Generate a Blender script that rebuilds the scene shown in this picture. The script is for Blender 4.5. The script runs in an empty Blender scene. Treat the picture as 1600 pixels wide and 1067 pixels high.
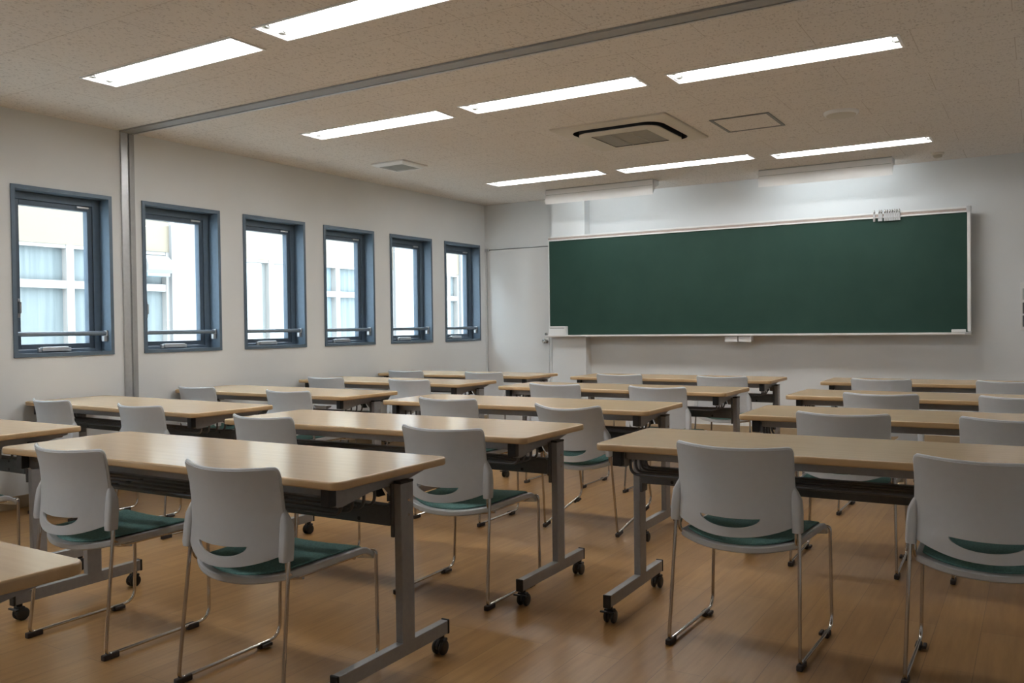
import bpy, bmesh, math, random
from mathutils import Vector, Matrix
random.seed(7)
PI = math.pi
SC = bpy.context.scene
COL = SC.collection

# ------------------------------------------------------------------ materials
def nd(nt, typ, **kw):
    n = nt.nodes.new(typ)
    for k, v in kw.items():
        if k.startswith('_'):
            setattr(n, k[1:], v)
        else:
            n.inputs[k.replace('__', ' ')].default_value = v
    return n

def base_mat(name, color, rough=0.5, metal=0.0, spec=0.5, coat=0.0):
    m = bpy.data.materials.new(name)
    m.use_nodes = True
    b = m.node_tree.nodes['Principled BSDF']
    b.inputs['Base Color'].default_value = (*color, 1)
    b.inputs['Roughness'].default_value = rough
    b.inputs['Metallic'].default_value = metal
    b.inputs['Specular IOR Level'].default_value = spec
    b.inputs['Coat Weight'].default_value = coat
    return m, m.node_tree, b

def noisy(name, color, rough=0.5, metal=0.0, spec=0.5, scale=20, amount=0.06, bump=0.0, bscale=None, stretch=(1, 1, 1)):
    m, nt, b = base_mat(name, color, rough, metal, spec)
    tc = nd(nt, 'ShaderNodeTexCoord')
    mp = nd(nt, 'ShaderNodeMapping')
    mp.inputs['Scale'].default_value = stretch
    nt.links.new(tc.outputs['Object'], mp.inputs['Vector'])
    n = nd(nt, 'ShaderNodeTexNoise', Scale=scale, Detail=4.0)
    nt.links.new(mp.outputs[0], n.inputs['Vector'])
    r = nd(nt, 'ShaderNodeValToRGB')
    r.color_ramp.elements[0].position = 0.3
    r.color_ramp.elements[1].position = 0.7
    r.color_ramp.elements[0].color = (*[c * (1 - amount) for c in color], 1)
    r.color_ramp.elements[1].color = (*[min(1, c * (1 + amount)) for c in color], 1)
    nt.links.new(n.outputs['Fac'], r.inputs['Fac'])
    nt.links.new(r.outputs['Color'], b.inputs['Base Color'])
    if bump:
        n2 = nd(nt, 'ShaderNodeTexNoise', Scale=bscale or scale * 4, Detail=3.0)
        nt.links.new(tc.outputs['Object'], n2.inputs['Vector'])
        bp = nd(nt, 'ShaderNodeBump', Strength=bump, Distance=0.002)
        nt.links.new(n2.outputs['Fac'], bp.inputs['Height'])
        nt.links.new(bp.outputs[0], b.inputs['Normal'])
    return m

def emis(name, color, strength):
    m = bpy.data.materials.new(name)
    m.use_nodes = True
    nt = m.node_tree
    nt.nodes.clear()
    e = nd(nt, 'ShaderNodeEmission', Strength=strength)
    e.inputs['Color'].default_value = (*color, 1)
    o = nd(nt, 'ShaderNodeOutputMaterial')
    nt.links.new(e.outputs[0], o.inputs[0])
    return m

M = {}
M['wall'] = noisy('painted_wall', (0.715, 0.735, 0.742), 0.75, spec=0.25, scale=3, amount=0.015, bump=0.08, bscale=220)
M['white'] = noisy('white_enamel', (0.80, 0.80, 0.79), 0.4, scale=8, amount=0.015)
M['door'] = noisy('door_paint', (0.76, 0.765, 0.76), 0.45, scale=4, amount=0.012)
M['gap'] = noisy('dark_joint', (0.10, 0.10, 0.10), 0.8)
M['baseboard'] = noisy('beige_vinyl_base', (0.40, 0.31, 0.20), 0.5, scale=10, amount=0.05)
M['alu'] = noisy('anodised_aluminium', (0.55, 0.56, 0.57), 0.38, metal=0.75, scale=40, amount=0.04)
M['alu_dull'] = noisy('dull_grey_channel', (0.33, 0.335, 0.335), 0.5, metal=0.25, scale=30, amount=0.05)
M['slate'] = noisy('slate_blue_window_paint', (0.110, 0.155, 0.205), 0.38, metal=0.15, scale=30, amount=0.05)
M['slate2'] = noisy('slate_blue_sash_paint', (0.075, 0.106, 0.142), 0.4, metal=0.15, scale=30, amount=0.05)
M['bar'] = noisy('grey_blue_bar_paint', (0.17, 0.215, 0.26), 0.35, metal=0.2, scale=30, amount=0.04)
M['black'] = noisy('black_plastic', (0.012, 0.012, 0.013), 0.42, scale=60, amount=0.15)
M['rubber'] = noisy('dark_brown_rubber', (0.040, 0.032, 0.030), 0.6, scale=60, amount=0.12)
M['steel'] = noisy('grey_powder_coat', (0.32, 0.32, 0.325), 0.42, metal=0.35, scale=60, amount=0.05)
M['steel_dark'] = noisy('dark_grey_steel', (0.135, 0.135, 0.137), 0.5, metal=0.3, scale=60, amount=0.06)
M['wire'] = noisy('grey_coated_wire', (0.12, 0.12, 0.125), 0.4, metal=0.4, scale=60, amount=0.05)
M['chrome'] = noisy('chrome_tube', (0.62, 0.60, 0.58), 0.14, metal=1.0, scale=60, amount=0.03)
M['shell'] = noisy('light_grey_plastic', (0.59, 0.61, 0.63), 0.42, scale=40, amount=0.015, bump=0.05, bscale=500)
M['teal'] = noisy('teal_fabric', (0.165, 0.325, 0.30), 0.85, spec=0.2, scale=160, amount=0.22, bump=0.5, bscale=900)
M['ac'] = noisy('ivory_plastic', (0.62, 0.58, 0.50), 0.5, scale=20, amount=0.015)
M['ac_grille'] = noisy('taupe_grille_plastic', (0.50, 0.47, 0.40), 0.6, scale=20, amount=0.03)
M['grey_mesh'] = noisy('pale_grey_grille', (0.42, 0.44, 0.42), 0.6, scale=20, amount=0.03)
M['cork'] = noisy('rose_beige_pin_strip', (0.42, 0.345, 0.31), 0.8, scale=60, amount=0.08)
M['hatch'] = noisy('hatch_frame_grey', (0.20, 0.205, 0.205), 0.5, scale=30)
M['switch'] = noisy('dark_grey_switch', (0.10, 0.10, 0.105), 0.4)
M['tube'] = emis('fluorescent_tube', (1.0, 0.995, 0.985), 25.0)
M['tube_board'] = emis('board_lamp_tube', (0.88, 0.96, 1.0), 10.5)

def mat_ceiling():
    m, nt, b = base_mat('rock_wool_ceiling', (0.5, 0.46, 0.4), 0.9, spec=0.1)
    tc = nd(nt, 'ShaderNodeTexCoord')
    mp = nd(nt, 'ShaderNodeMapping')
    mp.inputs['Scale'].default_value = (1, 0.6, 1)
    nt.links.new(tc.outputs['Object'], mp.inputs['Vector'])
    n = nd(nt, 'ShaderNodeTexNoise', Scale=85.0, Detail=3.0, Roughness=0.6)
    nt.links.new(mp.outputs[0], n.inputs['Vector'])
    r = nd(nt, 'ShaderNodeValToRGB')
    r.color_ramp.elements[0].position = 0.34
    r.color_ramp.elements[1].position = 0.44
    r.color_ramp.elements[0].color = (0.53, 0.495, 0.46, 1)
    r.color_ramp.elements[1].color = (0.74, 0.705, 0.665, 1)
    nt.links.new(n.outputs['Fac'], r.inputs['Fac'])
    # board joints: running bond, long side along the depth of the room
    mp2 = nd(nt, 'ShaderNodeMapping')
    mp2.inputs['Location'].default_value = (-4.795 + 9.1, -4.84 + 9.1, 0)
    nt.links.new(tc.outputs['Object'], mp2.inputs['Vector'])
    br = nd(nt, 'ShaderNodeTexBrick', Scale=1.0)
    br.inputs['Mortar Size'].default_value = 0.0022
    br.inputs['Brick Width'].default_value = 0.91
    br.inputs['Row Height'].default_value = 0.455
    br.inputs['Color1'].default_value = (1, 1, 1, 1)
    br.inputs['Color2'].default_value = (0.985, 0.98, 0.975, 1)
    br.inputs['Mortar'].default_value = (0.76, 0.73, 0.70, 1)
    nt.links.new(mp2.outputs[0], br.inputs['Vector'])
    mx = nd(nt, 'ShaderNodeMix', _data_type='RGBA', _blend_type='MULTIPLY')
    mx.inputs[0].default_value = 1.0
    nt.links.new(r.outputs['Color'], mx.inputs[6])
    nt.links.new(br.outputs['Color'], mx.inputs[7])
    nt.links.new(mx.outputs[2], b.inputs['Base Color'])
    bp = nd(nt, 'ShaderNodeBump', Strength=0.4, Distance=0.004)
    nt.links.new(n.outputs['Fac'], bp.inputs['Height'])
    nt.links.new(bp.outputs[0], b.inputs['Normal'])
    return m
M['ceiling'] = mat_ceiling()

def mat_floor():
    m, nt, b = base_mat('wood_vinyl_floor', (0.33, 0.18, 0.08), 0.3, spec=0.36)
    tc = nd(nt, 'ShaderNodeTexCoord')
    mp2 = nd(nt, 'ShaderNodeMapping')
    mp2.inputs['Rotation'].default_value = (0, 0, PI / 2)
    nt.links.new(tc.outputs['Object'], mp2.inputs['Vector'])
    br = nd(nt, 'ShaderNodeTexBrick', Scale=1.0)
    br.inputs['Mortar Size'].default_value = 0.0012
    br.inputs['Brick Width'].default_value = 0.92
    br.inputs['Row Height'].default_value = 0.152
    br.inputs['Bias'].default_value = 0.0
    br.inputs['Color1'].default_value = (0.336, 0.185, 0.066, 1)
    br.inputs['Color2'].default_value = (0.395, 0.228, 0.086, 1)
    br.inputs['Mortar'].default_value = (0.215, 0.117, 0.050, 1)
    nt.links.new(mp2.outputs[0], br.inputs['Vector'])
    mp = nd(nt, 'ShaderNodeMapping')
    mp.inputs['Scale'].default_value = (34, 2.4, 1)
    nt.links.new(tc.outputs['Object'], mp.inputs['Vector'])
    n = nd(nt, 'ShaderNodeTexNoise', Scale=1.0, Detail=6.0, Roughness=0.65)
    nt.links.new(mp.outputs[0], n.inputs['Vector'])
    r = nd(nt, 'ShaderNodeValToRGB')
    r.color_ramp.elements[0].position = 0.3
    r.color_ramp.elements[1].position = 0.72
    r.color_ramp.elements[0].color = (0.80, 0.76, 0.72, 1)
    r.color_ramp.elements[1].color = (1.10, 1.12, 1.15, 1)
    nt.links.new(n.outputs['Fac'], r.inputs['Fac'])
    mx = nd(nt, 'ShaderNodeMix', _data_type='RGBA', _blend_type='MULTIPLY')
    mx.inputs[0].default_value = 1.0
    nt.links.new(br.outputs['Color'], mx.inputs[6])
    nt.links.new(r.outputs['Color'], mx.inputs[7])
    # worn patches
    n3 = nd(nt, 'ShaderNodeTexNoise', Scale=1.7, Detail=3.0)
    nt.links.new(tc.outputs['Object'], n3.inputs['Vector'])
    r3 = nd(nt, 'ShaderNodeValToRGB')
    r3.color_ramp.elements[0].color = (0.90, 0.90, 0.90, 1)
    r3.color_ramp.elements[1].color = (1.08, 1.07, 1.06, 1)
    nt.links.new(n3.outputs['Fac'], r3.inputs['Fac'])
    mx2 = nd(nt, 'ShaderNodeMix', _data_type='RGBA', _blend_type='MULTIPLY')
    mx2.inputs[0].default_value = 1.0
    nt.links.new(mx.outputs[2], mx2.inputs[6])
    nt.links.new(r3.outputs['Color'], mx2.inputs[7])
    nt.links.new(mx2.outputs[2], b.inputs['Base Color'])
    mr = nd(nt, 'ShaderNodeMapRange')
    mr.inputs['To Min'].default_value = 0.24
    mr.inputs['To Max'].default_value = 0.38
    nt.links.new(n3.outputs['Fac'], mr.inputs['Value'])
    nt.links.new(mr.outputs[0], b.inputs['Roughness'])
    return m
M['floor'] = mat_floor()

def mat_wood(name, c1, c2, rough):
    m, nt, b = base_mat(name, c1, rough, spec=0.85)
    tc = nd(nt, 'ShaderNodeTexCoord')
    mp = nd(nt, 'ShaderNodeMapping')
    mp.inputs['Scale'].default_value = (1.6, 38, 38)
    nt.links.new(tc.outputs['Object'], mp.inputs['Vector'])
    n = nd(nt, 'ShaderNodeTexNoise', Scale=1.0, Detail=5.0, Roughness=0.6)
    nt.links.new(mp.outputs[0], n.inputs['Vector'])
    r = nd(nt, 'ShaderNodeValToRGB')
    r.color_ramp.elements[0].position = 0.3
    r.color_ramp.elements[1].position = 0.7
    r.color_ramp.elements[0].color = (*c1, 1)
    r.color_ramp.elements[1].color = (*c2, 1)
    nt.links.new(n.outputs['Fac'], r.inputs['Fac'])
    nt.links.new(r.outputs['Color'], b.inputs['Base Color'])
    return m
M['top'] = mat_wood('maple_laminate', (0.60, 0.435, 0.265), (0.67, 0.49, 0.30), 0.20)
M['edge'] = mat_wood('maple_edge_band_shaded', (0.52, 0.345, 0.17), (0.58, 0.39, 0.195), 0.35)  # band's own tan, deepened to carry the shade on the table sides

def mat_board():
    m, nt, b = base_mat('green_chalkboard', (0.02, 0.06, 0.045), 0.6, spec=0.25)
    tc = nd(nt, 'ShaderNodeTexCoord')
    n = nd(nt, 'ShaderNodeTexNoise', Scale=2.2, Detail=6.0, Roughness=0.6)
    nt.links.new(tc.outputs['Object'], n.inputs['Vector'])
    r = nd(nt, 'ShaderNodeValToRGB')
    r.color_ramp.elements[0].position = 0.3
    r.color_ramp.elements[1].position = 0.75
    r.color_ramp.elements[0].color = (0.0165, 0.049, 0.036, 1)
    r.color_ramp.elements[1].color = (0.022, 0.059, 0.0445, 1)
    nt.links.new(n.outputs['Fac'], r.inputs['Fac'])
    nt.links.new(r.outputs['Color'], b.inputs['Base Color'])
    return m
M['board'] = mat_board()

def mat_glass():
    m = bpy.data.materials.new('window_glass')
    m.use_nodes = True
    nt = m.node_tree
    nt.nodes.clear()
    t = nd(nt, 'ShaderNodeBsdfTransparent')
    t.inputs['Color'].default_value = (0.94, 0.97, 0.97, 1)
    g = nd(nt, 'ShaderNodeBsdfGlossy', Roughness=0.02)
    lw = nd(nt, 'ShaderNodeLayerWeight', Blend=0.5)
    pw = nd(nt, 'ShaderNodeMath', _operation='POWER'); pw.inputs[1].default_value = 5.0
    f = nd(nt, 'ShaderNodeMath', _operation='MULTIPLY_ADD'); f.inputs[1].default_value = 0.9; f.inputs[2].default_value = 0.05
    nt.links.new(lw.outputs['Facing'], pw.inputs[0]); nt.links.new(pw.outputs[0], f.inputs[0])
    mx = nd(nt, 'ShaderNodeMixShader')
    o = nd(nt, 'ShaderNodeOutputMaterial')
    nt.links.new(f.outputs[0], mx.inputs[0])
    nt.links.new(t.outputs[0], mx.inputs[1])
    nt.links.new(g.outputs[0], mx.inputs[2])
    nt.links.new(mx.outputs[0], o.inputs[0])
    return m
M['glass'] = mat_glass()
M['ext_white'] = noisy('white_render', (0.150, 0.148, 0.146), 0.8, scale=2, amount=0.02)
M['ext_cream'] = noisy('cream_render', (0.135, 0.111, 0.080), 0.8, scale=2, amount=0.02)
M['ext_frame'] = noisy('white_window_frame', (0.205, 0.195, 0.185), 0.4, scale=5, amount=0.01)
M['ext_glass'] = noisy('facade_glass', (0.17, 0.175, 0.17), 0.06, metal=0.25, scale=2, amount=0.03)
M['ext_dark'] = noisy('dark_gap_between_curtains', (0.13, 0.17, 0.19), 0.5)
M['ext_ground'] = noisy('courtyard_paving', (0.45, 0.45, 0.43), 0.9, scale=3, amount=0.05)

def mat_curtain():
    m, nt, b = base_mat('pale_blue_curtain', (0.45, 0.6, 0.66), 0.8, spec=0.2)
    tc = nd(nt, 'ShaderNodeTexCoord')
    mp = nd(nt, 'ShaderNodeMapping')
    mp.inputs['Scale'].default_value = (1, 14, 0.4)
    nt.links.new(tc.outputs['Object'], mp.inputs['Vector'])
    n = nd(nt, 'ShaderNodeTexNoise', Scale=1.0, Detail=2.0)
    nt.links.new(mp.outputs[0], n.inputs['Vector'])
    r = nd(nt, 'ShaderNodeValToRGB')
    r.color_ramp.elements[0].position = 0.3
    r.color_ramp.elements[1].position = 0.7
    r.color_ramp.elements[0].color = (0.076, 0.090, 0.094, 1)  # darker stripes paint the shade inside the curtain folds
    r.color_ramp.elements[1].color = (0.118, 0.134, 0.136, 1)
    nt.links.new(n.outputs['Fac'], r.inputs['Fac'])
    nt.links.new(r.outputs['Color'], b.inputs['Base Color'])
    return m
M['curtain'] = mat_curtain()

# ------------------------------------------------------------------ mesh helpers
def box(bm, x0, x1, y0, y1, z0, z1, mi=0):
    vs = [bm.verts.new((x, y, z)) for z in (z0, z1) for y in (y0, y1) for x in (x0, x1)]
    fs = [(0, 2, 3, 1), (4, 5, 7, 6), (0, 1, 5, 4), (2, 6, 7, 3), (0, 4, 6, 2), (1, 3, 7, 5)]
    out = []
    for f in fs:
        fc = bm.faces.new([vs[i] for i in f])
        fc.material_index = mi
        out.append(fc)
    return vs, out

def bbox(bm, x0, x1, y0, y1, z0, z1, bev=0.003, seg=2, mi=0):
    vs, fs = box(bm, x0, x1, y0, y1, z0, z1, mi)
    es = list({e for f in fs for e in f.edges})
    if bev > 0:
        bmesh.ops.bevel(bm, geom=es, offset=bev, segments=seg, profile=0.5, affect='EDGES', material=-1)

def fillet(pts, n=6):
    """pts: list of (x,y,z[,r]); corners with r are rounded."""
    out = []
    for i, p in enumerate(pts):
        P = Vector(p[:3])
        r = p[3] if len(p) > 3 else 0
        if r and 0 < i < len(pts) - 1:
            a = (Vector(pts[i - 1][:3]) - P)
            c = (Vector(pts[i + 1][:3]) - P)
            la, lc = a.length, c.length
            a.normalize(); c.normalize()
            half = a.angle(c) / 2
            t = min(r / math.tan(half), la * 0.49, lc * 0.49)
            A, C = P + a * t, P + c * t
            for k in range(n + 1):
                s = k / n
                out.append(A * (1 - s) ** 2 + P * 2 * s * (1 - s) + C * s * s)
        else:
            out.append(P)
    return out

def tube(bm, pts, r, seg=10, cap=True, mi=0, n=6):
    P = fillet(pts, n)
    Q = [P[0]]
    for p in P[1:]:
        if (p - Q[-1]).length > 1e-5:
            Q.append(p)
    P = Q
    T = []
    for i in range(len(P)):
        a = P[max(0, i - 1)]; b = P[min(len(P) - 1, i + 1)]
        T.append((b - a).normalized())
    up = Vector((0, 0, 1)) if abs(T[0].z) < 0.9 else Vector((0, 1, 0))
    N = T[0].cross(up).normalized()
    rings = []
    for i, p in enumerate(P):
        if i:
            q = T[i - 1].rotation_difference(T[i])
            N = q @ N
        B = T[i].cross(N)
        rings.append([bm.verts.new(p + r * (math.cos(2 * PI * k / seg) * N + math.sin(2 * PI * k / seg) * B)) for k in range(seg)])
    for i in range(len(rings) - 1):
        for k in range(seg):
            f = bm.faces.new((rings[i][k], rings[i][(k + 1) % seg], rings[i + 1][(k + 1) % seg], rings[i + 1][k]))
            f.material_index = mi
    if cap:
        for rg, rev in ((rings[0], True), (rings[-1], False)):
            f = bm.faces.new(list(reversed(rg)) if rev else rg)
            f.material_index = mi

def lathe(bm, prof, center, axis='z', seg=24, mi=0):
    """prof: list of (r, h)."""
    c = Vector(center)
    rings = []
    for r, h in prof:
        ring = []
        for k in range(seg):
            a = 2 * PI * k / seg
            u, v = r * math.cos(a), r * math.sin(a)
            if axis == 'z':
                q = Vector((u, v, h))
            elif axis == 'y':
                q = Vector((u, h, v))
            else:
                q = Vector((h, u, v))
            ring.append(bm.verts.new(c + q))
        rings.append(ring)
    for i in range(len(rings) - 1):
        for k in range(seg):
            f = bm.faces.new((rings[i][k], rings[i][(k + 1) % seg], rings[i + 1][(k + 1) % seg], rings[i + 1][k]))
            f.material_index = mi
    bm.faces.new(rings[0]); bm.faces.new(rings[-1])

def prism(bm, poly, a0, a1, axis='x', mi=0):
    """extrude a 2D polygon along an axis (poly is in the two other axes, in order)."""
    def mk(p, a):
        if axis == 'x':
            return (a, p[0], p[1])
        if axis == 'y':
            return (p[0], a, p[1])
        return (p[0], p[1], a)
    A = [bm.verts.new(mk(p, a0)) for p in poly]
    B = [bm.verts.new(mk(p, a1)) for p in poly]
    n = len(poly)
    fs = [bm.faces.new(A), bm.faces.new(list(reversed(B)))]
    for i in range(n):
        fs.append(bm.faces.new((A[i], B[i], B[(i + 1) % n], A[(i + 1) % n])))
    for f in fs:
        f.material_index = mi
    return fs

def rrect(x0, x1, y0, y1, r, n=6):
    pts = []
    for cx, cy, a0 in ((x1 - r, y1 - r, 0), (x0 + r, y1 - r, PI / 2), (x0 + r, y0 + r, PI), (x1 - r, y0 + r, 1.5 * PI)):
        for k in range(n + 1):
            a = a0 + k / n * PI / 2
            pts.append((cx + r * math.cos(a), cy + r * math.sin(a)))
    return pts

def weighted_normals(me, angle):
    # area-weighted corner normals, so that bevelled flat faces stay flat
    ca = math.cos(math.radians(angle))
    at = [[] for _ in me.vertices]
    P = [(p.normal.copy(), p.area) for p in me.polygons]
    for p in me.polygons:
        for v in p.vertices:
            at[v].append(p.index)
    out = []
    for p in me.polygons:
        n0 = P[p.index][0]
        for v in p.vertices:
            n = Vector((0, 0, 0))
            for q in at[v]:
                nq, aq = P[q]
                if n0.dot(nq) >= ca:
                    n += nq * aq
            out.append(n.normalized() if n.length > 1e-12 else n0)
    me.normals_split_custom_set(out)

def obj(name, bm, mats, parent=None, smooth=True, loc=None, angle=50, custom=True):
    bmesh.ops.recalc_face_normals(bm, faces=bm.faces[:])
    me = bpy.data.meshes.new(name)
    bm.to_mesh(me)
    bm.free()
    if not isinstance(mats, (list, tuple)):
        mats = [mats]
    for m in mats:
        me.materials.append(m)
    if smooth:
        for p in me.polygons:
            p.use_smooth = True
        if custom:
            weighted_normals(me, angle)
        else:
            me.set_sharp_from_angle(angle=math.radians(angle))
    o = bpy.data.objects.new(name, me)
    COL.objects.link(o)
    if parent:
        o.parent = parent
    if loc:
        o.location = loc
    return o

def tag(o, label=None, cat=None, group=None, kind=None):
    if label: o['label'] = label
    if cat: o['category'] = cat
    if group: o['group'] = group
    if kind: o['kind'] = kind
    return o

def empty(name, loc=(0, 0, 0), rz=0, rx=0):
    o = bpy.data.objects.new(name, None)
    o.empty_display_size = 0.1
    o.location = loc
    o.rotation_euler = (rx, 0, rz)
    COL.objects.link(o)
    return o

def copy_tree(o, parent=None):
    c = o.copy()
    COL.objects.link(c)
    if parent:
        c.parent = parent
    for ch in list(o.children):
        copy_tree(ch, c)
    return c

def newbm():
    return bmesh.new()

# ------------------------------------------------------------------ room
H = 2.653          # ceiling
D = 8.936          # front (chalkboard) wall
XR = 6.45          # right wall
YB = -2.6          # back wall
WY = [3.188, 4.170, 5.146, 6.121, 7.107, 8.082]   # near edge of each window
WBACK = [-.730, .250, 1.230, 2.210]                  # windows further back, beside the camera
WW, WZ0, WZ1 = 0.7296, 1.002, 2.158
WT = 0.22          # wall thickness

bm = newbm(); box(bm, -WT, XR + .2, YB - .2, D + .2, -0.12, 0.0)
tag(obj('floor', bm, M['floor'], smooth=False), kind='structure')

# left wall with six openings
bm = newbm()
ys = [YB - .2] + [v for y in WBACK + WY for v in (y, y + WW)] + [D + .2]
for i in range(len(ys) - 1):
    if i % 2 == 0:
        box(bm, -WT, 0, ys[i], ys[i + 1], 0, H)
    else:
        box(bm, -WT, 0, ys[i], ys[i + 1], 0, WZ0)
        box(bm, -WT, 0, ys[i], ys[i + 1], WZ1, H)
bmesh.ops.remove_doubles(bm, verts=bm.verts[:], dist=1e-5)
tag(obj('wall_left', bm, M['wall'], smooth=False), kind='structure')
# front wall with the door opening and the pilaster
DX0, DX1, DZ = 0.02, 0.895, 2.112
bm = newbm()
box(bm, 0, DX0, D, D + .2, 0, H); box(bm, DX0, DX1, D, D + .2, DZ, H); box(bm, DX1, XR, D, D + .2, 0, H)
tag(obj('wall_front', bm, M['wall'], smooth=False), kind='structure')
bm = newbm(); box(bm, 1.005, 1.43, D - .13, D, 0, H)
tag(obj('wall_pilaster', bm, M['wall'], smooth=False), kind='structure')
bm = newbm(); box(bm, XR, XR + .2, YB - .2, D + .2, 0, H)
tag(obj('wall_right', bm, M['wall'], smooth=False), kind='structure')
bm = newbm(); box(bm, 0, XR, YB - .2, YB, 0, H)
tag(obj('wall_back', bm, M['wall'], smooth=False), kind='structure')
bm = newbm(); bbox(bm, 0, .012, YB, D, 0, .085, .003)
tag(obj('baseboard_left', bm, M['baseboard']), kind='structure')
bm = newbm()
bbox(bm, DX1 + .03, 1.005, D - .012, D, 0, .105, .003); bbox(bm, 1.43, XR, D - .012, D, 0, .105, .003)
bbox(bm, .995, 1.44, D - .142, D - .13, 0, .105, .003)
tag(obj('baseboard_front', bm, M['baseboard']), kind='structure')
bm = newbm(); bbox(bm, XR - .012, XR, YB, D, 0, .1, .003)
tag(obj('baseboard_right', bm, M['baseboard']), kind='structure')

# door in the front wall
dr = tag(empty('door_1', (DX0, D, 0)), kind='structure')
w = DX1 - DX0
bm = newbm(); bbox(bm, .008, w - .012, .006, .046, .006, DZ - .01, .002)
obj('door_leaf', bm, M['door'], dr)
bm = newbm(); box(bm, .001, w - .001, .05, .06, 0, DZ - .001)
obj('door_rebate', bm, M['gap'], dr, smooth=False)
bm = newbm(); bbox(bm, w + .0, w + .028, -.008, .0, 0, DZ + .02, .002)
obj('door_frame', bm, M['door'], dr)
bm = newbm()
lathe(bm, [(.024, 0), (.024, -.008), (.012, -.012), (.011, -.030), (.024, -.038), (.030, -.052), (.026, -.066), (.012, -.070)], (w - .048, .006, .992), 'y', 20)
obj('door_handle', bm, M['chrome'], dr)
bm = newbm()
lathe(bm, [(.019, 0), (.018, -.008), (.012, -.011)], (w - .05, .006, 1.074), 'y', 16); box(bm, w - .054, w - .046, -.016, -.004, 1.062, 1.086)
obj('thumb_turn', bm, M['chrome'], dr)
bm = newbm(); bbox(bm, -.006, .03, -.03, .004, DZ - .03, DZ + .012, .004); bbox(bm, .03, .046, -.016, .004, DZ - .02, DZ + .004, .003)
obj('door_hinge', bm, M['alu'], dr)

# partition channel: strip on the left wall and track in the ceiling
bm = newbm()
bbox(bm, 0, .016, 3.998, 4.052, 0, H, .002, mi=0); bbox(bm, 0, .008, 4.052, 4.066, 0, H, .001, mi=1); bbox(bm, 0, .016, 4.066, 4.108, 0, H, .002, mi=1)
tag(obj('trim_1', bm, [M['alu'], M['alu_dull'], M['gap']]), kind='structure')
bm = newbm()
bbox(bm, .016, XR, 3.985, 4.078, H - .012, H, .002, mi=0); box(bm, .016, XR, 4.078, 4.090, H - .006, H, mi=2); bbox(bm, .016, XR, 4.090, 4.108, H - .014, H, .002, mi=1)
tag(obj('trim_2', bm, [M['alu_dull'], M['alu'], M['gap']]), kind='structure')

# ------------------------------------------------------------------ ceiling lights (measured centres) + ceiling with holes
LL, LW = 1.26, .216
LIGHTS = [  # cx, cy, label
    (1.678, 3.155, 'lit twin-tube ceiling light at upper left, nearest the window wall and the camera'),
    (3.155, 3.120, 'large lit twin-tube ceiling light cut off by the top edge of the photo'),
    (1.658, 4.933, 'lit twin-tube ceiling light beyond the ceiling track, nearest the window wall'),
    (3.116, 4.933, 'lit twin-tube ceiling light beyond the ceiling track, central of three in its row'),
    (4.556, 5.010, 'lit twin-tube ceiling light at upper right, beyond the track and before the round speaker'),
    (1.568, 7.650, 'lit twin-tube ceiling light near the board, above the left hooded board lamp'),
    (3.003, 7.708, 'lit twin-tube ceiling light near the board, central between both hooded board lamps'),
    (1.66, 0.42, 'lit twin-tube ceiling light behind the camera on the window side'),
    (3.12, 0.42, 'lit twin-tube ceiling light behind the camera, central of its row'),
    (4.429, 7.828, 'lit twin-tube ceiling light near the board, above the right hooded board lamp'),
]
holes = [(x - LL / 2, x + LL / 2, y - LW / 2, y + LW / 2) for x, y, _ in LIGHTS]
AC = (3.120, 6.225, .465)
VENT = (.846, 6.232, .186)
holes.append((AC[0] - .42, AC[0] + .42, AC[1] - .42, AC[1] + .42))
xs = sorted({0.0, XR} | {h[0] for h in holes} | {h[1] for h in holes})
ysr = sorted({YB, D} | {h[2] for h in holes} | {h[3] for h in holes})
bm = newbm()
vc = {}
def gv(x, y):
    if (x, y) not in vc:
        vc[(x, y)] = bm.verts.new((x, y, H))
    return vc[(x, y)]
for i in range(len(xs) - 1):
    for j in range(len(ysr) - 1):
        cx, cy = (xs[i] + xs[i + 1]) / 2, (ysr[j] + ysr[j + 1]) / 2
        if any(h[0] < cx < h[1] and h[2] < cy < h[3] for h in holes):
            continue
        bm.faces.new((gv(xs[i], ysr[j]), gv(xs[i], ysr[j + 1]), gv(xs[i + 1], ysr[j + 1]), gv(xs[i + 1], ysr[j])))
me = bpy.data.meshes.new('ceiling'); bm.to_mesh(me); bm.free(); me.materials.append(M['ceiling'])
ce = bpy.data.objects.new('ceiling', me); COL.objects.link(ce); tag(ce, kind='structure')
bm = newbm(); box(bm, -WT, XR + .2, YB - .2, D + .2, H + .22, H + .40)
tag(obj('roof_slab', bm, M['wall'], smooth=False), kind='structure')

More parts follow.
